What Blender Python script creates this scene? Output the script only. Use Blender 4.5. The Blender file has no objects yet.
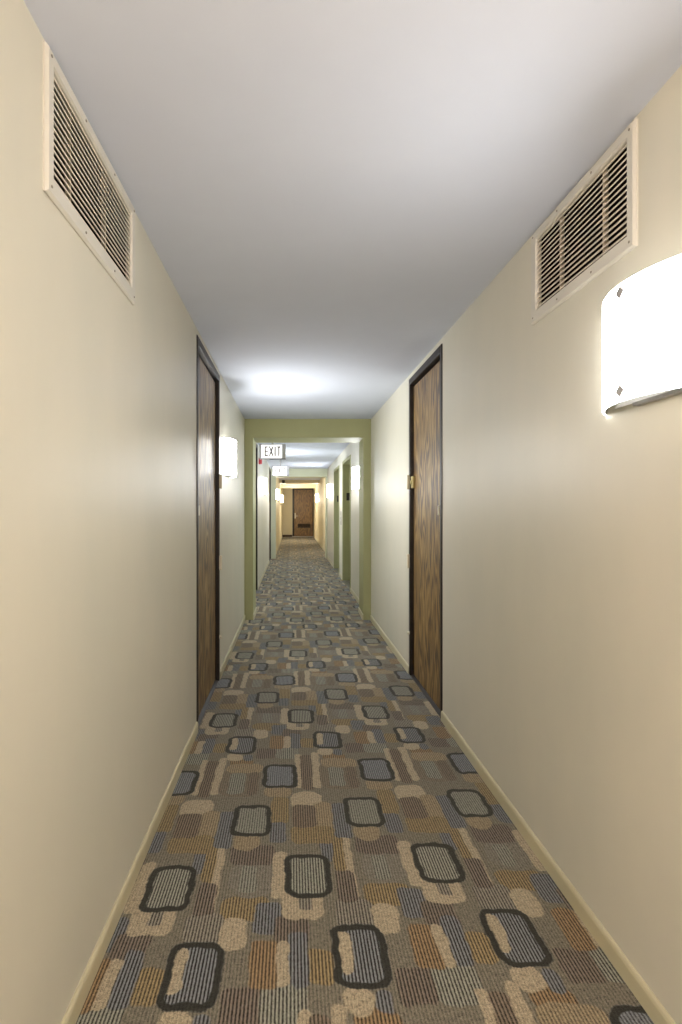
import bpy, math, random
from mathutils import Vector
random.seed(4)
S = bpy.context.scene
COL = S.collection
PI = math.pi

# ------------------------------------------------------------------ geometry constants (metres)
CAM_Z = 1.242
XL, XR = -0.532, 0.884          # main corridor wall faces
XL3, XR3 = -0.44, 0.96          # far section beyond the second portal
CEIL = 2.25
Y_BACK, Y_P1, Y_P1B, Y_P2, Y_P2B, Y_END = -7.0, 6.27, 6.76, 14.0, 14.45, 25.0
WT = 0.24                       # wall thickness

# ------------------------------------------------------------------ helpers
class MB:
    def __init__(self): self.v = []; self.f = []; self.sm = []
    def add(self, vs, fs, smooth=False):
        n = len(self.v); self.v += [tuple(p) for p in vs]
        for f in fs: self.f.append(tuple(i + n for i in f)); self.sm.append(smooth)
    def box(self, x0, x1, y0, y1, z0, z1):
        x0, x1 = sorted((x0, x1)); y0, y1 = sorted((y0, y1)); z0, z1 = sorted((z0, z1))
        vs = [(x, y, z) for z in (z0, z1) for y in (y0, y1) for x in (x0, x1)]
        self.add(vs, [(0, 2, 3, 1), (4, 5, 7, 6), (0, 1, 5, 4), (2, 6, 7, 3), (0, 4, 6, 2), (1, 3, 7, 5)])
        return self
    def prism(self, pts, axis, a, b):
        """closed outline pts (2-D) extruded along axis from a to b"""
        def P(p, t):
            if axis == 'x': return (t, p[0], p[1])
            if axis == 'y': return (p[0], t, p[1])
            return (p[0], p[1], t)
        n = len(pts)
        vs = [P(p, a) for p in pts] + [P(p, b) for p in pts]
        fs = [tuple(range(n))[::-1], tuple(range(n, 2 * n))]
        fs += [(i, (i + 1) % n, n + (i + 1) % n, n + i) for i in range(n)]
        self.add(vs, fs); return self
    def cyl(self, c, r, axis, a, b, n=20, r2=None):
        r2 = r if r2 is None else r2
        vs = []
        for t, rr in ((a, r), (b, r2)):
            for i in range(n):
                u, w = rr * math.cos(2 * PI * i / n), rr * math.sin(2 * PI * i / n)
                vs.append({'x': (t, c[0] + u, c[1] + w), 'y': (c[0] + u, t, c[1] + w), 'z': (c[0] + u, c[1] + w, t)}[axis])
        self.add(vs, [tuple(range(n))[::-1], tuple(range(n, 2 * n))])
        self.add(vs, [(i, (i + 1) % n, n + (i + 1) % n, n + i) for i in range(n)], True)
        return self
    def build(self, name, mat, parent=None, bevel=0, seg=2):
        me = bpy.data.meshes.new(name)
        me.from_pydata(self.v, [], self.f); me.validate()
        for p, s in zip(me.polygons, self.sm): p.use_smooth = s
        o = bpy.data.objects.new(name, me); COL.objects.link(o)
        if mat: me.materials.append(mat)
        import bmesh
        b = bmesh.new(); b.from_mesh(me)
        bmesh.ops.recalc_face_normals(b, faces=b.faces); b.to_mesh(me); b.free()
        if parent: o.parent = parent
        if bevel:
            m = o.modifiers.new('bevel', 'BEVEL'); m.width = bevel; m.segments = seg
            m.limit_method = 'ANGLE'; m.angle_limit = math.radians(40)
        return o

def tag(o, label=None, cat=None, group=None, kind=None):
    if label: o['label'] = label
    if cat: o['category'] = cat
    if group: o['group'] = group
    if kind: o['kind'] = kind
    return o
def empty(name, loc, rz=0):
    o = bpy.data.objects.new(name, None); COL.objects.link(o)
    o.location = loc; o.rotation_euler = (0, 0, rz); o.empty_display_size = .05
    return o
def copy_tree(o, parent=None):
    c = o.copy(); COL.objects.link(c)
    if parent: c.parent = parent
    for ch in list(o.children): copy_tree(ch, c)
    return c
def lin(r, g, b):
    f = lambda c: (c / 255 / 12.92) if c / 255 <= .04045 else ((c / 255 + .055) / 1.055) ** 2.4
    return (f(r), f(g), f(b), 1)

# ------------------------------------------------------------------ node helper
class NT:
    def __init__(self, tree): self.t = tree; self.n = tree.nodes; self.l = tree.links
    def node(self, typ, **kw):
        nd = self.n.new(typ)
        for k, v in kw.items(): setattr(nd, k, v)
        return nd
    def put(self, sock, val):
        if isinstance(val, bpy.types.NodeSocket): self.l.new(val, sock)
        elif val is not None: sock.default_value = val
    def math(self, op, a, b=None, c=None):
        nd = self.node('ShaderNodeMath', operation=op)
        self.put(nd.inputs[0], a); self.put(nd.inputs[1], b); self.put(nd.inputs[2], c)
        return nd.outputs[0]
    def mix(self, f, a, b, blend='MIX'):
        nd = self.node('ShaderNodeMix', data_type='RGBA', blend_type=blend)
        self.put(nd.inputs[0], f); self.put(nd.inputs[6], a); self.put(nd.inputs[7], b)
        return nd.outputs[2]
    def mixf(self, f, a, b):
        nd = self.node('ShaderNodeMix', data_type='FLOAT')
        self.put(nd.inputs[0], f); self.put(nd.inputs[2], a); self.put(nd.inputs[3], b)
        return nd.outputs[0]
    def noise(self, vec, scale, detail=2, rough=.5, dist=0):
        nd = self.node('ShaderNodeTexNoise'); self.put(nd.inputs['Vector'], vec)
        nd.inputs['Scale'].default_value = scale; nd.inputs['Detail'].default_value = detail
        nd.inputs['Roughness'].default_value = rough; nd.inputs['Distortion'].default_value = dist
        return nd
    def mapping(self, vec, scale=(1, 1, 1), loc=(0, 0, 0)):
        nd = self.node('ShaderNodeMapping'); self.put(nd.inputs['Vector'], vec)
        nd.inputs['Scale'].default_value = scale; nd.inputs['Location'].default_value = loc
        return nd.outputs[0]
    def ramp(self, f, stops):
        nd = self.node('ShaderNodeValToRGB'); self.put(nd.inputs[0], f)
        e = nd.color_ramp.elements
        while len(e) < len(stops): e.new(.5)
        for el, (p, c) in zip(e, stops): el.position = p; el.color = c
        return nd.outputs[0]
    def maprange(self, v, a, b, c, d):
        nd = self.node('ShaderNodeMapRange'); self.put(nd.inputs[0], v)
        for i, x in enumerate((a, b, c, d)): nd.inputs[i + 1].default_value = x
        return nd.outputs[0]

def material(name, color=(.8, .8, .8, 1), rough=.5, metal=0, emit=None, estr=0, spec=.5):
    m = bpy.data.materials.new(name); m.use_nodes = True
    b = m.node_tree.nodes['Principled BSDF']
    b.inputs['Base Color'].default_value = color
    b.inputs['Roughness'].default_value = rough
    b.inputs['Metallic'].default_value = metal
    b.inputs['Specular IOR Level'].default_value = spec
    if emit:
        b.inputs['Emission Color'].default_value = emit
        b.inputs['Emission Strength'].default_value = estr
    return m
def nt_of(m): return NT(m.node_tree), m.node_tree.nodes['Principled BSDF']
def objcoord(n): return n.node('ShaderNodeTexCoord').outputs['Object']
def poscoord(n): return n.node('ShaderNodeNewGeometry').outputs['Position']
def bump(n, b, h, strength, dist=.002):
    nd = n.node('ShaderNodeBump'); n.put(nd.inputs['Height'], h)
    nd.inputs['Strength'].default_value = strength; nd.inputs['Distance'].default_value = dist
    n.l.new(nd.outputs[0], b.inputs['Normal'])

def paint(name, c1, c2, rough=.55, weave=0.12, spec=.4):
    """wall covering: slight mottling and a fine woven relief"""
    m = material(name, c1, rough, spec=spec); n, b = nt_of(m)
    p = poscoord(n)
    f = n.noise(n.mapping(p, (1.6, 1.6, .7)), 1.1, 4, .6).outputs[0]
    n.l.new(n.mix(n.maprange(f, .35, .68, 0, 1), c1, c2), b.inputs['Base Color'])
    w = n.noise(n.mapping(p, (260, 260, 35)), 1, 2).outputs[0]
    bump(n, b, w, weave, .001)
    return m
M = {}
M['wall'] = paint('wall_vinyl', lin(215, 212, 197), lin(207, 206, 192), .42)
M['wall_far'] = paint('wall_vinyl_warm', lin(219, 208, 176), lin(211, 203, 176), .5)
M['olive'] = paint('olive_paint', lin(162, 163, 121), lin(156, 157, 115), .6)
M['pale_green'] = paint('pale_green_paint', lin(205, 208, 182), lin(198, 203, 176), .6)
M['ceiling'] = paint('ceiling_paint', lin(212, 220, 236), lin(208, 216, 232), .85, .05)
M['base'] = paint('baseboard_paint', lin(200, 195, 166), lin(193, 187, 156), .4, 0)
M['base_dark'] = material('baseboard_dark', lin(58, 42, 30), .5)
M['frame'] = material('dark_frame', lin(30, 22, 19), .45)
M['reveal'] = material('dark_gasket', lin(16, 12, 11), .7)
M['vent'] = paint('vent_enamel', lin(214, 212, 203), lin(208, 206, 196), .4, 0)
M['slat'] = material('vent_slat_enamel', lin(222, 214, 198), .4)
M['vent_dark'] = material('vent_duct', lin(34, 24, 21), .9)
M['brass'] = material('brass', lin(190, 178, 126), .4, .3)
M['plate'] = material('cream_plate', lin(226, 222, 200), .4)
M['screw'] = material('screw_metal', lin(140, 134, 120), .4, .3)
M['steel'] = material('brushed_steel', lin(150, 150, 150), .35, .8)
M['clip'] = material('grey_clip', lin(176, 176, 178), .4, .2)
M['white_metal'] = material('white_enamel', lin(228, 228, 224), .4)
M['grey_metal'] = material('grey_enamel', lin(168, 168, 170), .4)
M['black'] = material('black_plastic', lin(22, 22, 22), .4)
M['red'] = material('red_plastic', lin(200, 60, 70), .35)
M['threshold'] = material('aluminium_threshold', lin(205, 200, 195), .35, .5)

# lamp glass: opal shades that give off light
def lampglass(name, col, s):
    m = material(name, (.9, .9, .9, 1), .25, emit=col, estr=s); return m
E = 45.0
M['lamp_near'] = lampglass('opal_glass', (1, .975, .935, 1), E * .9)
M['lamp_mid'] = lampglass('opal_glass_cool', (.97, .985, 1, 1), E * 1.0)
M['lamp_far'] = lampglass('opal_glass_warm', (1, .88, .70, 1), E * 1.4)
M['fill_ceiling'] = lampglass('fill_dome_glow', (1, .93, .87, 1), 18)  # glow of the fill domes added out of view
M['fill_back'] = lampglass('fill_glass_amber', (1, .77, .62, 1), E * 2.6)  # strong warm glow for the two fill sconces added out of view
M['lamp_first'] = lampglass('opal_glass_first', (1, .975, .94, 1), E * .27)
M['tube'] = lampglass('fluorescent_tube', (1, .96, .9, 1), 5)
M['shade_liner'] = material('opal_liner', (.85, .85, .83, 1), .4)
M['sign_face'] = material('sign_acrylic', (.9, .9, .9, 1), .3, emit=(1, 1, 1, 1), estr=1.1)
M['sign_letter'] = material('sign_letter', lin(120, 112, 112), .5)

# ---- oak veneer
def wood(name, stops, rough, gz=1.0):
    m = material(name, (.2, .1, .05, 1), rough); n, b = nt_of(m)
    p = objcoord(n)
    warp = n.noise(n.mapping(p, (3, 3, .9)), 1.6, 3, .55)
    big = n.noise(n.mapping(p, (6, 6, 1.1 * gz)), 1.0, 2, .5)
    rings = n.math('FRACT', n.math('MULTIPLY', n.math('ADD', big.outputs[0], n.math('MULTIPLY', warp.outputs[0], .35)), 9.0))
    tri = n.math('ABSOLUTE', n.math('SUBTRACT', n.math('MULTIPLY', rings, 2), 1))
    fine = n.noise(n.mapping(p, (110, 110, 9)), 1, 3, .6).outputs[0]
    pore = n.noise(n.mapping(p, (42, 42, 10)), 1, 4, .65, .8).outputs[0]
    v = n.math('ADD', n.math('MULTIPLY', tri, .42), n.math('ADD', n.math('MULTIPLY', fine, .20), n.math('MULTIPLY', pore, .42)))
    c = n.ramp(v, stops)
    n.l.new(c, b.inputs['Base Color'])
    n.l.new(n.maprange(fine, .3, .7, rough - .05, rough + .09), b.inputs['Roughness'])
    bump(n, b, pore, .25, .001); b.inputs['Specular IOR Level'].default_value = .8
    return m
M['oak'] = wood('oak_veneer', [(.28, lin(46, 28, 10)), (.42, lin(92, 65, 27)), (.55, lin(128, 98, 47)), (.74, lin(160, 132, 82))], .44)
M['end_oak'] = wood('brown_veneer', [(.25, lin(80, 54, 20)), (.5, lin(124, 90, 38)), (.75, lin(152, 114, 56))], .45)

# ---- carpet: one repeat of rounded blocks, tiled over a skewed lattice
def carpet():
    m = material('patterned_carpet', (.2, .18, .15, 1), .95, spec=.1); n, b = nt_of(m)
    U, SK, V = .4555, .066, 1.4535            # repeat across, its skew, repeat along
    # --- group: mask of one rounded block
    g = bpy.data.node_groups.new('rounded_block', 'ShaderNodeTree')
    for nm in ('X', 'Y', 'CX', 'CY', 'HX', 'HY', 'R', 'Soft'):
        g.interface.new_socket(nm, in_out='INPUT', socket_type='NodeSocketFloat')
    g.interface.new_socket('Dist', in_out='OUTPUT', socket_type='NodeSocketFloat')
    g.interface.new_socket('Mask', in_out='OUTPUT', socket_type='NodeSocketFloat')
    q = NT(g); gi = q.node('NodeGroupInput'); go = q.node('NodeGroupOutput'); I = gi.outputs
    # lattice wrap: p = a*u + c*v ; u=(U,SK), v=(0,V)
    dx = q.math('SUBTRACT', I['X'], I['CX']); dy = q.math('SUBTRACT', I['Y'], I['CY'])
    k = q.math('FLOOR', q.math('ADD', q.math('DIVIDE', dx, U), .5))
    dx = q.math('SUBTRACT', dx, q.math('MULTIPLY', k, U))
    dy = q.math('SUBTRACT', dy, q.math('MULTIPLY', k, SK))
    dy = q.math('WRAP', dy, V / 2, -V / 2)
    qx = q.math('ADD', q.math('SUBTRACT', q.math('ABSOLUTE', dx), I['HX']), I['R'])
    qy = q.math('ADD', q.math('SUBTRACT', q.math('ABSOLUTE', dy), I['HY']), I['R'])
    mx = q.math('MAXIMUM', qx, 0); my = q.math('MAXIMUM', qy, 0)
    ln = q.math('SQRT', q.math('ADD', q.math('MULTIPLY', mx, mx), q.math('MULTIPLY', my, my)))
    d = q.math('SUBTRACT', q.math('ADD', ln, q.math('MINIMUM', q.math('MAXIMUM', qx, qy), 0)), I['R'])
    mk = q.math('SUBTRACT', .5, q.math('DIVIDE', d, I['Soft']))
    mk = q.math('MINIMUM', q.math('MAXIMUM', mk, 0), 1)
    q.l.new(d, go.inputs['Dist']); q.l.new(mk, go.inputs['Mask'])

    p = poscoord(n); sep = n.node('ShaderNodeSeparateXYZ'); n.l.new(p, sep.inputs[0])
    nz = n.noise(p, 16, 3, .6); ns = n.node('ShaderNodeSeparateColor'); n.l.new(nz.outputs[1], ns.inputs[0])
    wob = .026
    X = n.math('ADD', sep.outputs[0], n.math('MULTIPLY', n.math('SUBTRACT', ns.outputs[0], .5), wob))
    Y = n.math('ADD', sep.outputs[1], n.math('MULTIPLY', n.math('SUBTRACT', ns.outputs[1], .5), wob * 1.4))
    def block(x0, x1, y0, y1, r, soft=.006, grow=0):
        """block corners as measured on the floor, image rows/columns turned into metres"""
        ya, yb = 695.5 / (y1 - 509), 695.5 / (y0 - 509)
        yc = 695.5 / ((y0 + y1) / 2 - 509)
        xa, xb = (x0 - 292) * yc / 560, (x1 - 292) * yc / 560
        nd = n.node('ShaderNodeGroup'); nd.node_tree = g
        hx, hy = (xb - xa) / 2 + grow, (yb - ya) / 2 + grow
        n.put(nd.inputs['X'], X); n.put(nd.inputs['Y'], Y)
        for k_, v_ in (('CX', (xa + xb) / 2), ('CY', (ya + yb) / 2), ('HX', hx), ('HY', hy),
                       ('R', min(r, hx, hy)), ('Soft', soft)): nd.inputs[k_].default_value = v_
        return nd
    TAUPE, TAN, BEIGE = lin(118, 113, 99), lin(142, 129, 104), lin(168, 156, 132)
    OCHRE, RUST, RED = lin(130, 115, 84), lin(128, 108, 80), lin(104, 95, 85)
    BLUE, GREY, GREEN, BROWN = lin(101, 104, 106), lin(121, 117, 106), lin(124, 125, 114), lin(108, 97, 83)
    RING = lin(46, 47, 41)
    col, amp = TAUPE, .12
    cs = n.node('ShaderNodeRGB'); cs.outputs[0].default_value = TAUPE; col = cs.outputs[0]
    va = n.node('ShaderNodeValue'); va.outputs[0].default_value = .16; amp = va.outputs[0]
    blocks = [
        # row A
        (220, 270, 897, 921, .03, OCHRE, .45), (254, 281, 902, 935, .02, BLUE, .6),
        (219, 260, 988, 1030, .02, RED, .6), (259, 308, 986, 1030, .02, GREEN, .6),
        (274, 309, 916, 943, .02, RED, .55), (309, 332, 912, 951, .03, TAUPE, .1),
        (249, 278, 941, 990, .02, RUST, .5), (288, 309, 932, 988, .02, BLUE, .7),
        (309, 335, 949, 985, .02, OCHRE, .5), (276, 289, 941, 988, .03, BEIGE, .08),
        (336, 374, 899, 926, .03, GREY, .5), (220, 247, 918, 951, .035, BEIGE, .08),
        (354, 402, 1008, 1036, .03, RUST, .5), (343, 375, 985, 1017, .04, BEIGE, .08),
        (376, 394, 990, 1015, .02, BLUE, .6),
        # row B
        (229, 276, 862, 897, .07, GREY, .14), (240, 256, 866, 893, .02, GREEN, .4),
        (230, 275, 845, 865, .03, RED, .5), (272, 287, 851, 899, .02, BEIGE, .08),
        (321, 334, 841, 862, .02, BLUE, .5), (333, 348, 836, 871, .02, OCHRE, .45),
        (346, 354, 836, 898, .02, BEIGE, .1), (337, 356, 870, 902, .02, RED, .6),
        (282, 324, 893, 919, .03, BEIGE, .1), (299, 312, 897, 910, .01, GREY, .5),
        # row C
        (291, 322, 792, 810, .05, BEIGE, .08), (314, 334, 802, 829, .04, TAN, .25),
        (291, 335, 826, 843, .03, OCHRE, .35), (292, 316, 805, 828, .03, BROWN, .5),
        (271, 289, 797, 823, .02, OCHRE, .35), (269, 286, 822, 843, .02, BLUE, .5),
        (333, 350, 803, 838, .02, BLUE, .5), (234, 260, 832, 851, .05, TAN, .15),
        # row D
        (295, 302, 754, 788, .03, BEIGE, .08), (301, 313, 755, 790, .02, BROWN, .5),
        (312, 320, 752, 788, .03, BEIGE, .08), (320, 358, 762, 789, .06, lin(116, 107, 92), .2),
        (264, 291, 787, 797, .03, TAN, .25), (321, 357, 758, 767, .04, TAN, .3),
        (329, 344, 767, 786, .02, GREEN, .45), (347, 357, 766, 788, .03, BROWN, .35),
    ]
    for x0, x1, y0, y1, r, c, a in blocks:
        mk = block(x0, x1, y0, y1, r).outputs['Mask']
        col = n.mix(mk, col, c); amp = n.mixf(mk, amp, a)
    rings = [   # outline block, inner filling
        (333, 388, 925, 988, BLUE, .75), (285, 331, 854, 897, GREEN, .6),
        (232, 271, 805, 836, GREEN, .35), (263, 297, 764.5, 788, lin(112, 116, 120), .4),
    ]
    for i, (x0, x1, y0, y1, c, a) in enumerate(rings):
        nd = block(x0, x1, y0, y1, .042)
        col = n.mix(nd.outputs['Mask'], col, c); amp = n.mixf(nd.outputs['Mask'], amp, a)
        if i == 0:
            mk = block(336, 352, 930, 973, .03).outputs['Mask']
            col = n.mix(mk, col, BEIGE); amp = n.mixf(mk, amp, .08)
        d = n.math('ABSOLUTE', n.math('ADD', nd.outputs['Dist'], .010))
        mk = n.math('MINIMUM', n.math('MAXIMUM', n.math('DIVIDE', n.math('SUBTRACT', .0130, d), .005), 0), 1)
        col = n.mix(mk, col, RING); amp = n.mixf(mk, amp, .12)
    # rows of loop pile
    jig = n.noise(n.mapping(p, (1, 1, 1)), 90, 1).outputs[0]
    s = n.math('SINE', n.math('MULTIPLY', n.math('ADD', sep.outputs[0], n.math('MULTIPLY', jig, .0022)), 2 * PI / .0096))
    s = n.math('MULTIPLY', n.math('MINIMUM', n.math('MAXIMUM', n.math('MULTIPLY', s, 1.8), -1), 1), n.math('MULTIPLY', amp, 1.2))
    spk = n.noise(n.mapping(p, (1, .7, 1)), 330, 2, .7).outputs[0]
    tw = n.noise(n.mapping(p, (1, .8, 1)), 105, 3, .75).outputs[0]
    k = n.math('ADD', 1, n.math('ADD', s, n.math('ADD', n.math('MULTIPLY', n.math('SUBTRACT', spk, .5), 2.3),
                                              n.math('MULTIPLY', n.math('SUBTRACT', tw, .5), 1.9))))
    k = n.math('MULTIPLY', n.math('MAXIMUM', k, .12), .93)
    mul = n.node('ShaderNodeVectorMath', operation='SCALE'); n.l.new(col, mul.inputs[0]); n.l.new(k, mul.inputs['Scale'])
    n.l.new(mul.outputs[0], b.inputs['Base Color'])
    b.inputs['Sheen Weight'].default_value = .15; b.inputs['Sheen Roughness'].default_value = .5
    bump(n, b, k, .35, .003)
    return m
M['carpet'] = carpet()

# ------------------------------------------------------------------ the setting
MB().box(-1.4, 1.9, Y_BACK - .2, Y_END + .2, -.05, 0).build('floor', M['carpet'])
tag(bpy.data.objects['floor'], 'patterned carpet of rounded dark squares running down the corridor', 'floor', kind='structure')
MB().box(-1.4, 1.9, Y_BACK - .2, Y_END + .2, CEIL, CEIL + .1).build('ceiling', M['ceiling'])
tag(bpy.data.objects['ceiling'], 'smooth pale grey painted ceiling above the whole corridor', 'ceiling', kind='structure')

DOOR_R = (3.289, 4.213, 0, 2.215)
DOOR_L = (3.12, 4.085, 0, 2.215)
DOOR_L2 = (7.6, 8.57, 0, 2.215)
DOOR_L3 = (12.98, 13.97, 0, 2.215)
ELEV1 = (8.42, 9.72, 0, 2.06)
ELEV2 = (10.45, 11.7, 0, 2.06)
VENT_L = (1.195, 1.868, 1.922, 2.241)
VENT_R = (1.43, 2.05, 1.914, 2.241)
VB = .022                                   # how far the wall opening hides behind the grille flange
def shrink(v): return (v[0] + VB, v[1] - VB, v[2] + VB, v[3] - VB)

def side_wall(name, x, out, y0, y1, openings, mat):
    """wall slab with openings; x = visible face, out = direction away from the corridor"""
    ys = sorted({y0, y1, *[o[0] for o in openings], *[o[1] for o in openings]})
    zs = sorted({0, CEIL, *[o[2] for o in openings], *[o[3] for o in openings]})
    m = MB(); xo = x + out * WT
    inside = lambda y, z: any(o[0] < y < o[1] and o[2] < z < o[3] for o in openings)
    for a, b in zip(ys, ys[1:]):
        for c, d in zip(zs, zs[1:]):
            if inside((a + b) / 2, (c + d) / 2): continue
            m.add([(x, a, c), (x, b, c), (x, b, d), (x, a, d)], [(0, 1, 2, 3) if out > 0 else (3, 2, 1, 0)])
    m.add([(xo, y0, 0), (xo, y1, 0), (xo, y1, CEIL), (xo, y0, CEIL)], [(3, 2, 1, 0)])
    for o in openings:
        a, b, c, d = o
        ring = [(a, c), (b, c), (b, d), (a, d)]
        for i in range(4):
            p, q = ring[i], ring[(i + 1) % 4]
            m.add([(x, *p), (x, *q), (xo, *q), (xo, *p)], [(0, 1, 2, 3)])
    for y in (y0, y1): m.add([(x, y, 0), (xo, y, 0), (xo, y, CEIL), (x, y, CEIL)], [(0, 1, 2, 3)])
    me = bpy.data.meshes.new(name); me.from_pydata(m.v, [], m.f); me.materials.append(mat)
    o = bpy.data.objects.new(name, me); COL.objects.link(o); return o
tag(side_wall('wall_left', XL, -1, Y_BACK, Y_P2 + .02, [DOOR_L, DOOR_L2, DOOR_L3, shrink(VENT_L)], M['wall']),
    'long cream wall on the left side of the corridor', 'wall', kind='structure')
tag(side_wall('wall_right', XR, 1, Y_BACK, Y_P2 + .02, [DOOR_R, ELEV1, ELEV2, shrink(VENT_R)], M['wall']),
    'long cream wall on the right side carrying the big bright sconce', 'wall', kind='structure')
tag(side_wall('wall_left_far', XL3, -1, Y_P2B, Y_END, [], M['wall_far']),
    'warm tan wall at far left beyond the second portal', 'wall', kind='structure')
tag(side_wall('wall_right_far', XR3, 1, Y_P2B, Y_END, [], M['wall_far']),
    'warm tan wall at far right beyond the second portal', 'wall', kind='structure')
ED = (.02, .985, 2.16)                      # end door opening
m = MB(); m.box(XL3 - WT, ED[0], Y_END, Y_END + .2, 0, CEIL); m.box(ED[1], XR3 + WT, Y_END, Y_END + .2, 0, CEIL)
m.box(ED[0], ED[1], Y_END, Y_END + .2, ED[2], CEIL)
tag(m.build('wall_end', M['wall_far']), 'tan end wall of the corridor beside the last brown door', 'wall', kind='structure')
tag(MB().box(XL - WT, XR + WT, Y_BACK - .1, Y_BACK, 0, CEIL).build('wall_back', M['wall']),
    'cream wall closing the corridor behind the viewer', 'wall', kind='structure')

# portals: jambs and header in one painted surround
def portal(name, ya, yb, a, b, a2, b2, top, xl, xr, mat, label):
    m = MB()
    m.prism([(xl, ya), (a, ya), (a2, yb), (xl, yb)], 'z', 0, CEIL)
    m.prism([(b, ya), (xr, ya), (xr, yb), (b2, yb)], 'z', 0, CEIL)
    m.prism([(a, ya), (b, ya), (b2, yb), (a2, yb)], 'z', top, CEIL)
    tag(m.build(name, mat), label, 'portal', kind='structure')
portal('trim_1', Y_P1, Y_P1B, -.437, .80, -.437, .811, 2.042, XL, XR, M['olive'], 'olive green portal framing the passage in front of the exit signs')
portal('trim_2', Y_P2, Y_P2B, -.41, .85, -.41, .85, 2.05, XL3 - .2, XR3 + .2, M['pale_green'], 'pale green second portal farther down the corridor')
tag(MB().box(XL3, XR3, 19.5, 20.3, 2.147, CEIL).build('trim_3', M['wall_far']), 'shallow cream ceiling beam, nearer of two before the last door', 'beam', kind='structure')
m = MB(); m.box(XL3, XR3, 22.9, 23.3, 2.10, CEIL); m.box(.955, XR3, 22.9, 23.3, 0, 2.10)
tag(m.build('trim_4', M['wall_far']), 'cream header and post right in front of the last door', 'beam', kind='structure')

# baseboards with a small rounded top
BH, BT = .058, .010
def baseboard(name, x, out, runs, mat, label):
    m = MB()
    i = -out
    prof = [(x, 0), (x + i * BT, 0), (x + i * BT, BH - .012), (x + i * BT * .75, BH - .004), (x + i * BT * .35, BH), (x, BH)]
    for a, b in runs: m.prism(prof, 'y', a, b)
    tag(m.build(name, mat), label, 'baseboard', kind='structure')
baseboard('baseboard_left', XL, -1, [(Y_BACK, DOOR_L[0]), (DOOR_L[1], Y_P1), (Y_P1B, DOOR_L2[0]), (DOOR_L2[1], DOOR_L3[0])], M['base'], 'cream baseboard along the left wall')
baseboard('baseboard_right', XR, 1, [(Y_BACK, DOOR_R[0]), (DOOR_R[1], Y_P1), (Y_P1B, ELEV1[0]), (ELEV1[1], ELEV2[0]), (ELEV2[1], Y_P2)], M['base'], 'cream baseboard along the right wall')
m = MB(); m.prism([(.80, Y_P1), (.811, Y_P1B), (.799, Y_P1B), (.788, Y_P1)], 'z', 0, BH); m.box(-.437, -.425, Y_P1, Y_P1B, 0, BH)
tag(m.build('trim_5', M['base']), 'short cream baseboards on the inner jambs of the olive portal', 'baseboard', kind='structure')
baseboard('baseboard_left_far', XL3, -1, [(Y_P2B, Y_END)], M['base'], 'baseboard along the far left tan wall')
baseboard('baseboard_right_far', XR3, 1, [(Y_P2B, 22.9), (23.3, Y_END)], M['base'], 'baseboard along the far right tan wall')
tag(MB().box(XL3 + BT, ED[0] - .01, Y_END - .014, Y_END, 0, .09).build('baseboard_end', M['base_dark']), 'dark brown baseboard on the end wall left of the last door', 'baseboard', kind='structure')

# ------------------------------------------------------------------ apartment doors
def apartment_door(name, op, x, out, label, hardware=True, deadbolt=True):
    y0, y1, _, zt = op
    root = empty(name, (x, y0, 0)); tag(root, label, 'door', kind='structure')
    W, i = y1 - y0, -out
    J, H, D = .042, .048, .16
    f = MB()
    f.box(i * .006, out * D, 0, J, 0, zt); f.box(i * .006, out * D, W - J, W, 0, zt)
    f.box(i * .006, out * D, J, W - J, zt - H, zt)
    f.build('door_frame', M['frame'], root, .004)
    g = MB()
    g.box(out * .05, out * .09, J, J + .012, 0, zt - H); g.box(out * .05, out * .09, W - J - .012, W - J, 0, zt - H)
    g.box(out * .05, out * .09, J + .012, W - J - .012, zt - H - .014, zt - H)
    g.build('door_gasket', M['reveal'], root)
    p = MB(); p.box(out * .020, out * .064, J + .013, W - J - .013, .012, zt - H - .015)
    p.build('door_panel', M['oak'], root, .003)
    t = MB(); t.prism([(out * .0, 0), (out * .0, .004), (out * .02, .011), (out * .09, .011), (out * .09, 0)], 'y', J, W - J)
    t.build('threshold', M['frame'], root)
    if hardware:
        yf = W - J                      # lock side is the far edge
        if deadbolt:
            d = MB(); d.box(out * .020, i * .002, yf - .062, yf - .012, 1.395, 1.485)
            dl = d.build('deadbolt', M['brass'], root, .006)
            c = MB(); c.cyl((yf - .037, 1.44), .016, 'x', i * .002, i * .010, 20, .014)
            c.build('lock_cylinder', M['brass'], dl)
        s = MB(); s.box(i * .006, i * .026, yf + .004, yf + J - .004, 1.39, 1.495)
        s.build('strike_plate', M['plate'], root, .004)
        s = MB(); s.box(i * .006, i * .024, yf + .004, yf + J - .004, .80, .905)
        s.build('latch_plate', M['plate'], root, .004)
        s = MB(); s.cyl((yf + .02, .315), .013, 'x', i * .006, i * .022, 16, .009)
        s.build('bumper', M['plate'], root)
        s = MB(); s.box(out * .020, i * .004, J + .03, J + .052, 1.205, 1.262)
        s.build('name_plate', M['plate'], root, .003)
    return root
apartment_door('door_1', DOOR_L, XL, -1, 'tall dark-framed oak door in the left wall, facing the other oak door', True, False)
apartment_door('door_2', DOOR_R, XR, 1, 'tall dark-framed oak door in the right wall, beyond the right air grille')
apartment_door('door_3', DOOR_L2, XL, -1, 'dark door edge in the left wall just past the olive portal', False)
apartment_door('door_4', DOOR_L3, XL, -1, 'dark door edge in the left wall just before the pale green portal', False)

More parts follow.
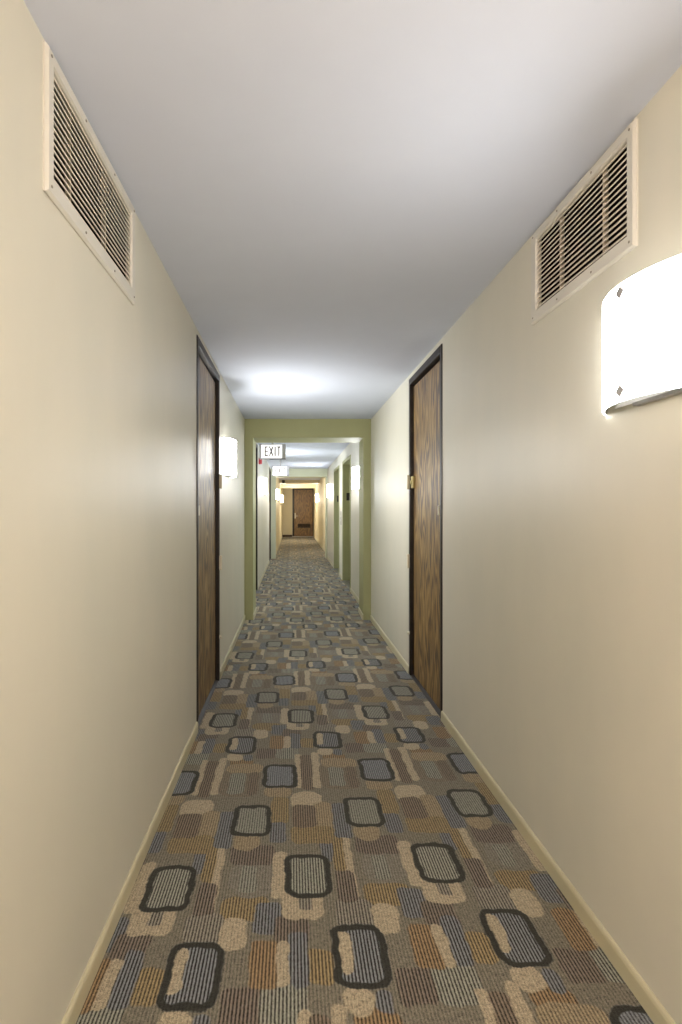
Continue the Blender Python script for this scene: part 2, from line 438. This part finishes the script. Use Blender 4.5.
# end door
root = empty('door_5', (ED[0], Y_END, 0)); tag(root, 'brown wooden door closing the far end of the corridor', 'door', kind='structure')
W = ED[1] - ED[0]; zt = ED[2]
f = MB(); f.box(0, .075, -.02, .15, 0, zt); f.box(W - .05, W, -.02, .15, 0, zt); f.box(.075, W - .05, -.02, .15, zt - .05, zt)
f.build('door_frame', M['frame'], root, .004)
p = MB(); p.box(.08, W - .055, .03, .075, .03, zt - .055); p.build('door_panel', M['end_oak'], root, .003)
lv = MB(); lv.box(.24, .80, .018, .03, .40, .42); lv.box(.24, .80, .018, .03, .56, .58)
lv.box(.24, .26, .018, .03, .42, .56); lv.box(.78, .80, .018, .03, .42, .56)
for k in range(4): lv.prism([(.012, .435 + k * .033), (.03, .452 + k * .033), (.03, .444 + k * .033), (.016, .429 + k * .033)], 'x', .26, .78)
lv.build('louver', M['frame'], root)
h = MB(); h.box(.10, .145, .018, .03, .82, 1.06); hp = h.build('handle_plate', M['plate'], root, .004)
h = MB(); h.cyl((.122, .93), .011, 'y', .018, -.03, 14); h.box(.115, .24, -.038, -.022, .921, .939)
h.build('handle_lever', M['plate'], hp, .003)
MB().box(0, W, -.05, .1, 0, .022).build('threshold', M['threshold'], root, .004)

# ------------------------------------------------------------------ elevator entrances
def elevator(name, op, label):
    y0, y1, _, zt = op
    root = empty(name, (XR, y0, 0)); tag(root, label, 'elevator door', kind='structure')
    W = y1 - y0
    f = MB(); J = .05
    f.box(-.012, .20, 0, J, 0, zt); f.box(-.012, .20, W - J, W, 0, zt); f.box(-.012, .20, J, W - J, zt - J, zt)
    f.build('door_frame', M['olive'], root, .004)
    for a, b in ((J, W / 2 - .003), (W / 2 + .003, W - J)):
        p = MB(); p.box(.15, .185, a, b, .012, zt - J); p.build('door_leaf', M['olive'], root, .003)
    s = MB(); s.box(0, .2, J, W - J, 0, .008); s.build('sill', M['steel'], root)
    b = MB(); b.box(.055, .125, W - J - .008, W - J, 1.39, 1.52); b.build('floor_plate', M['black'], root, .003)
    return root
elevator('door_6', ELEV1, 'olive recessed elevator door in the right wall, nearer one')
elevator('door_7', ELEV2, 'olive recessed elevator door in the right wall, farther one')
root = empty('call_panel', (XR, 10.08, 1.08)); tag(root, 'small call button plate between the two olive elevator doors', 'button panel')
MB().box(-.008, .004, -.05, .05, -.12, .12).build('face_plate', M['steel'], root, .003)
for z in (.035, -.035):
    MB().cyl((0, z), .016, 'x', -.008, -.014, 18).build('button', M['white_metal'], root)

# ------------------------------------------------------------------ air grilles
def air_grille(v, x, out, label, fins):
    y0, y1, z0, z1 = v
    root = empty('air_grille', (x, y0, z0)); tag(root, label, 'vent', 'air grilles by the ceiling')
    W, H, i = y1 - y0, z1 - z0, -out
    B = .043; Bn = .033; Bt, Bb = .033, .043
    prof_out, prof_in = .012, .004
    # flange: four mitred strips, raised towards the middle opening
    m = MB()
    k_ = lambda oy: Bn / B if oy > .02 else 1          # the flange is a touch narrower at the near end
    def ringpt(oy, ozb, ozt, xx): return [(xx, oy * k_(oy), ozb), (xx, W - oy, ozb), (xx, W - oy, H - ozt), (xx, oy * k_(oy), H - ozt)]
    rings = [ringpt(0, 0, 0, 0), ringpt(0, 0, 0, i * .005), ringpt(.006, .006, .006, i * .011),
             ringpt(B - .004, Bb - .004, Bt - .004, i * .011), ringpt(B, Bb, Bt, i * .006), ringpt(B, Bb, Bt, out * .010)]
    vs = [p for r in rings for p in r]; fs = []
    for r in range(len(rings) - 1):
        for k in range(4):
            a, b = r * 4 + k, r * 4 + (k + 1) % 4
            fs.append((a, b, b + 4, a + 4))
    m.add(vs, fs); m.build('grille_frame', M['vent'], root)
    # duct box behind
    d = MB()
    a0, a1, b0, b1 = Bn - .006, W - B + .006, Bb - .006, H - Bt + .006
    R = [(a0, b0), (a1, b0), (a1, b1), (a0, b1)]
    for k in range(4):
        p, q = R[k], R[(k + 1) % 4]
        d.add([(out * .012, *p), (out * .012, *q), (out * .17, *q), (out * .17, *p)], [(0, 1, 2, 3)])
    d.add([(out * .17, *p) for p in R], [(0, 1, 2, 3)])
    d.build('duct_lining', M['vent_dark'], root)
    n = 15; pitch = (H - Bt - Bb) / n
    for k in range(n):
        z = Bb + pitch * (k + .5)
        s = MB()   # blade: thin, tilted, its lower lip towards the corridor
        s.prism([(i * .004, z - .0030), (i * .004, z + .0012), (out * .008, z + .0130), (out * .009, z + .0120), (i * .0025, z - .0030)], 'y', Bn - .002, W - B + .002)
        s.build('slat', M['slat'], root)
    for fy in fins:
        MB().box(out * .004, out * .016, fy - .004, fy + .004, Bb - .002, H - Bt + .002).build('mullion', M['slat'], root)
    for sy in (.02, W * .33, W * .67, W - .02):
        for sz in (Bb * .45, H - Bt * .5):
            MB().cyl((sy, sz),   .0038, 'x', i * .010, i * .0125, 12, .003).build('screw', M['screw'], root)
    return root
air_grille(VENT_L, XL, -1, 'cream louvered air grille high on the left wall', (.16, .415))
air_grille(VENT_R, XR, 1, 'cream louvered air grille high on the right wall, above the big sconce', (.167, .424))

# ------------------------------------------------------------------ sconces (built for the right wall, facing -x)
SAG, CH, SH = .08, .43, .288
RAD = ((CH / 2) ** 2 + SAG ** 2) / (2 * SAG)
def arc(r_off, n=28, ch=1.0):
    t1 = math.asin(CH / 2 / RAD) * ch
    out = []
    for k in range(n + 1):
        t = -t1 + 2 * t1 * k / n
        out.append((-SAG + RAD - (RAD + r_off) * math.cos(t), (RAD + r_off) * math.sin(t)))
    return out
def make_sconce(label, mat):
    root = empty('wall_sconce', (0, 0, 0)); tag(root, label, 'wall lamp', 'curved wall sconces')
    o_, i_ = arc(0), arc(-.005)
    m = MB(); n = len(o_)
    z0, z1 = -SH / 2, SH / 2
    vs = [(*p, z0) for p in o_] + [(*p, z1) for p in o_] + [(*p, z0) for p in i_] + [(*p, z1) for p in i_]
    fs = []
    for k in range(n - 1):
        fs.append((k, k + 1, n + k + 1, n + k)); fs.append((2 * n + k, 3 * n + k, 3 * n + k + 1, 2 * n + k + 1))
    m.add(vs, fs, True)
    fl = []
    for k in range(n - 1):
        fl.append((n + k, n + k + 1, 3 * n + k + 1, 3 * n + k)); fl.append((k, 2 * n + k, 2 * n + k + 1, k + 1))
    fl += [(0, n, 3 * n, 2 * n), (n - 1, 3 * n - 1, 4 * n - 1, 2 * n - 1)]
    m.add(vs, fl)
    sh = m.build('lamp_shade', mat, root)
    sh.data.materials.append(M['shade_liner'])
    for p in sh.data.polygons:                     # the face towards the wall is a plain opal liner
        c = p.center; r = math.hypot(c.x + SAG - RAD, c.y)
        if r < RAD - .0035: p.material_index = 1
    bp = MB().box(-.014, .002, -.15, .15, z0 + .012, z1 - .012).build('back_plate', M['white_metal'], root, .003)
    # perforated bottom tray following the bow, tucked inside the shade
    ins = [p for p in arc(-.030, 20, .72)]
    tr = MB(); tr.prism(ins + [(-.014, ins[-1][1]), (-.014, ins[0][1])], 'z', z0 + .006, z0 + .009)
    tr.build('bottom_tray', M['tray'], root)
    lip = MB(); lip.box(-.018, -.002, -.15, .06, z0 - .003, z0 + .012); lip.build('tray_lip', M['grey_metal'], root, .002)
    tb = MB().cyl((-.040, 0), .013, 'y', -.10, .10, 16); tb.build('lamp_tube', M['tube'], root)
    for z in (z0 + .024, z1 - .024):
        c = MB(); s = .0155
        xx = -SAG - .0055
        c.prism([(-s * 1.15, z), (0, z - s), (s * 1.15, z), (0, z + s)], 'x', xx, xx + .005)
        c.cyl((0, z), .003, 'x', xx + .005, -SAG + .012, 10)
        c.build('clip', M['clip'], root)
    return root
# tray material: grey metal with a grid of round holes
mt = material('perforated_metal', lin(170, 170, 168), .5); n, b = nt_of(mt)
p = objcoord(n)
v = n.node('ShaderNodeTexVoronoi'); v.inputs['Randomness'].default_value = 0
n.l.new(n.mapping(p, (150, 150, 0)), v.inputs['Vector']); v.inputs['Scale'].default_value = 1
n.l.new(n.mix(n.math('LESS_THAN', v.outputs['Distance'], .3), lin(226, 226, 224), lin(120, 120, 120)), b.inputs['Base Color'])
tl = n.node('ShaderNodeBsdfTranslucent'); tl.inputs[0].default_value = (.85, .85, .85, 1)
mx_ = n.node('ShaderNodeMixShader'); mx_.inputs[0].default_value = .8
out_ = next(q for q in n.n if q.type == 'OUTPUT_MATERIAL')
n.l.new(b.outputs[0], mx_.inputs[1]); n.l.new(tl.outputs[0], mx_.inputs[2]); n.l.new(mx_.outputs[0], out_.inputs[0])
M['tray'] = mt

SZ = 1.65
sconces = [  # x, y, side (+1 right), material, label
    (XR, 1.366, 1, 'lamp_first', 'large bright curved sconce at right edge, nearest of the wall lamps'),
    (XL, 4.53, -1, 'lamp_near', 'lit sconce on the left wall between the oak door and the olive portal'),
    (XR, 7.46, 1, 'lamp_mid', 'lit sconce on the right wall just inside the olive portal, before the elevators'),
    (XL, 10.0, -1, 'lamp_mid', 'lit sconce on the left wall between the two exit signs and second portal'),
    (XR, 12.75, 1, 'lamp_mid', 'lit sconce on the right wall just past the farther elevator door'),
    (XL3, 15.9, -1, 'lamp_far', 'small warm sconce on the far left wall just past the pale green portal'),
    (XR3, 20.9, 1, 'lamp_far', 'small warm sconce on the far right wall near the last door'),
    (XL3, 22.2, -1, 'lamp_far', 'small warm sconce on the far left wall, the one closest to the last door'),
    (XL, -.95, -1, 'fill_back', 'added warm fill sconce on the left wall behind the viewer'),  # unseen, added to warm and lift the right wall
    (XR, -2.6, 1, 'fill_back', 'added warm fill sconce on the right wall behind the viewer'),  # unseen, added as fill for the near left wall
]
src = None
for x, y, s, mk, lb in sconces:
    if src is None: o = src = make_sconce(lb, M[mk])
    else: o = copy_tree(src)
    o.location = (x, y, SZ); o.rotation_euler = (0, 0, 0 if s > 0 else PI); o['label'] = lb
    for ch in o.children:
        if ch.name.startswith('lamp_shade'):
            ch.material_slots[0].link = 'OBJECT'; ch.material_slots[0].material = M[mk]

# unseen ceiling domes added as fill behind the viewer to brighten the near end
def fill_lamp(y, label):
    root = empty('fill_lamp', (.176, y, CEIL)); tag(root, label, 'fill light', 'added fill lamps behind the viewer')
    MB().cyl((0, 0), .19, 'z', -.025, 0, 40).build('fill_lamp_base', M['white_metal'], root, .004)
    m = MB(); n = 36; prof = [(.175, -.025), (.172, -.05), (.15, -.075), (.11, -.092), (.05, -.10)]
    vs = [(r * math.cos(2 * PI * k / n), r * math.sin(2 * PI * k / n), z) for r, z in prof for k in range(n)]
    fs = [(j * n + k, j * n + (k + 1) % n, (j + 1) * n + (k + 1) % n, (j + 1) * n + k) for j in range(len(prof) - 1) for k in range(n)]
    fs.append(tuple(range((len(prof) - 1) * n, len(prof) * n)))
    m.add(vs, fs, True); m.build('fill_dome', M['fill_ceiling'], root)
for y, lb in ((-1.3, 'added round fill lamp on the ceiling behind the viewer, nearest one'), (-3.2, 'added round fill lamp on the ceiling behind the viewer, middle one'),
              (-5.2, 'added round fill lamp on the ceiling behind the viewer, by the back wall')):
    fill_lamp(y, lb)

# ------------------------------------------------------------------ exit signs
def make_exit(label):
    root = empty('exit_sign', (0, 0, 0)); tag(root, label, 'exit sign', 'lit exit signs')
    w, h, d = .34, .195, .05
    m = MB(); m.box(-w / 2, w / 2, 0, d, -h, 0); m.build('housing', M['grey_metal'], root, .006)
    m = MB(); m.box(-w / 2 + .025, w / 2 - .05, -.006, 0, -h + .014, -.014); fc = m.build('face_panel', M['sign_face'], root, .002)
    L = MB(); y0, y1 = -.009, -.006
    z0, z1, st = -.158, -.03, .019
    x = -.105
    def bar(xa, za, xb, zb, t):
        dx, dz = xb - xa, zb - za; l = math.hypot(dx, dz); nx, nz = -dz / l * t / 2, dx / l * t / 2
        L.prism([(xa + nx, za + nz), (xb + nx, zb + nz), (xb - nx, zb - nz), (xa - nx, za - nz)], 'y', y0, y1)
    # E
    L.box(x, x + st, y0, y1, z0, z1)
    for z in (z0, (z0 + z1) / 2 - st / 2, z1 - st): L.box(x + st, x + .048, y0, y1, z, z + st)
    # X
    bar(x + .064, z0, x + .112, z1, st); bar(x + .112, z0, x + .064, z1, st)
    # I
    L.box(x + .128, x + .128 + st, y0, y1, z0, z1)
    # T
    L.box(x + .159, x + .213, y0, y1, z1 - st, z1); L.box(x + .186 - st / 2, x + .186 + st / 2, y0, y1, z0, z1 - st)
    L.build('lettering', M['sign_letter'], fc)
    m = MB(); m.box(-.04, w / 2, -.004, .0, -h - .004, -h + .006); m.build('bottom_lip', M['black'], root)
    m = MB(); m.cyl((0, .025), .012, 'z', 0, .16, 14); m.build('stem', M['grey_metal'], root)
    m = MB(); m.cyl((0, .025), .055, 'z', .155, .172, 24, .06); m.build('canopy', M['grey_metal'], root)
    return root
e = make_exit('white lit EXIT sign, the nearer and higher one, just past the olive portal')
e.location = (-.25, 7.2, 2.078)
e2 = copy_tree(e); e2.location = (-.225, 10.9, 2.078)
e2['label'] = 'white lit EXIT sign, the farther and lower one, seen below the first'

# fire alarm on the left wall
root = empty('fire_alarm', (XL, 9.0, 2.01)); tag(root, 'small red fire alarm on the left wall under the nearer exit sign', 'fire alarm')
MB().box(-.004, .05, -.06, .06, -.05, .05).build('alarm_body', M['red'], root, .008)
MB().box(.05, .065, -.03, .03, -.02, .02).build('strobe_lens', M['white_metal'], root, .006)
# small dark camera dome on the first far beam
root = empty('ceiling_dome', (-.30, 19.46, 2.2)); tag(root, 'small dark round fitting on the far ceiling beam', 'smoke detector')
MB().cyl((0, 0), .06, 'y', .04, .0, 24, .055).build('mount', M['black'], root)
MB().cyl((0, 0), .05, 'y', .0, -.05, 24, .02).build('dome', M['black'], root)

# ------------------------------------------------------------------ world, camera, colour
w = bpy.data.worlds.new('world'); S.world = w; w.use_nodes = True
w.node_tree.nodes['Background'].inputs[0].default_value = (.02, .02, .02, 1)
cd = bpy.data.cameras.new('camera'); cam = bpy.data.objects.new('camera', cd); COL.objects.link(cam)
cam.location = (0, 0, CAM_Z); cam.rotation_euler = (PI / 2, 0, 0)
cd.sensor_fit = 'HORIZONTAL'; cd.sensor_width = 36; cd.lens = 36 * 560 / 682
cd.shift_x = (341 - 292) / 682; cd.shift_y = (509 - 512) / 682
cd.clip_start = .02; cd.clip_end = 100
S.camera = cam
S.view_settings.view_transform = 'Standard'; S.view_settings.look = 'None'
S.view_settings.gamma = 1; S.view_settings.use_curve_mapping = False
S.view_settings.exposure = 0.48
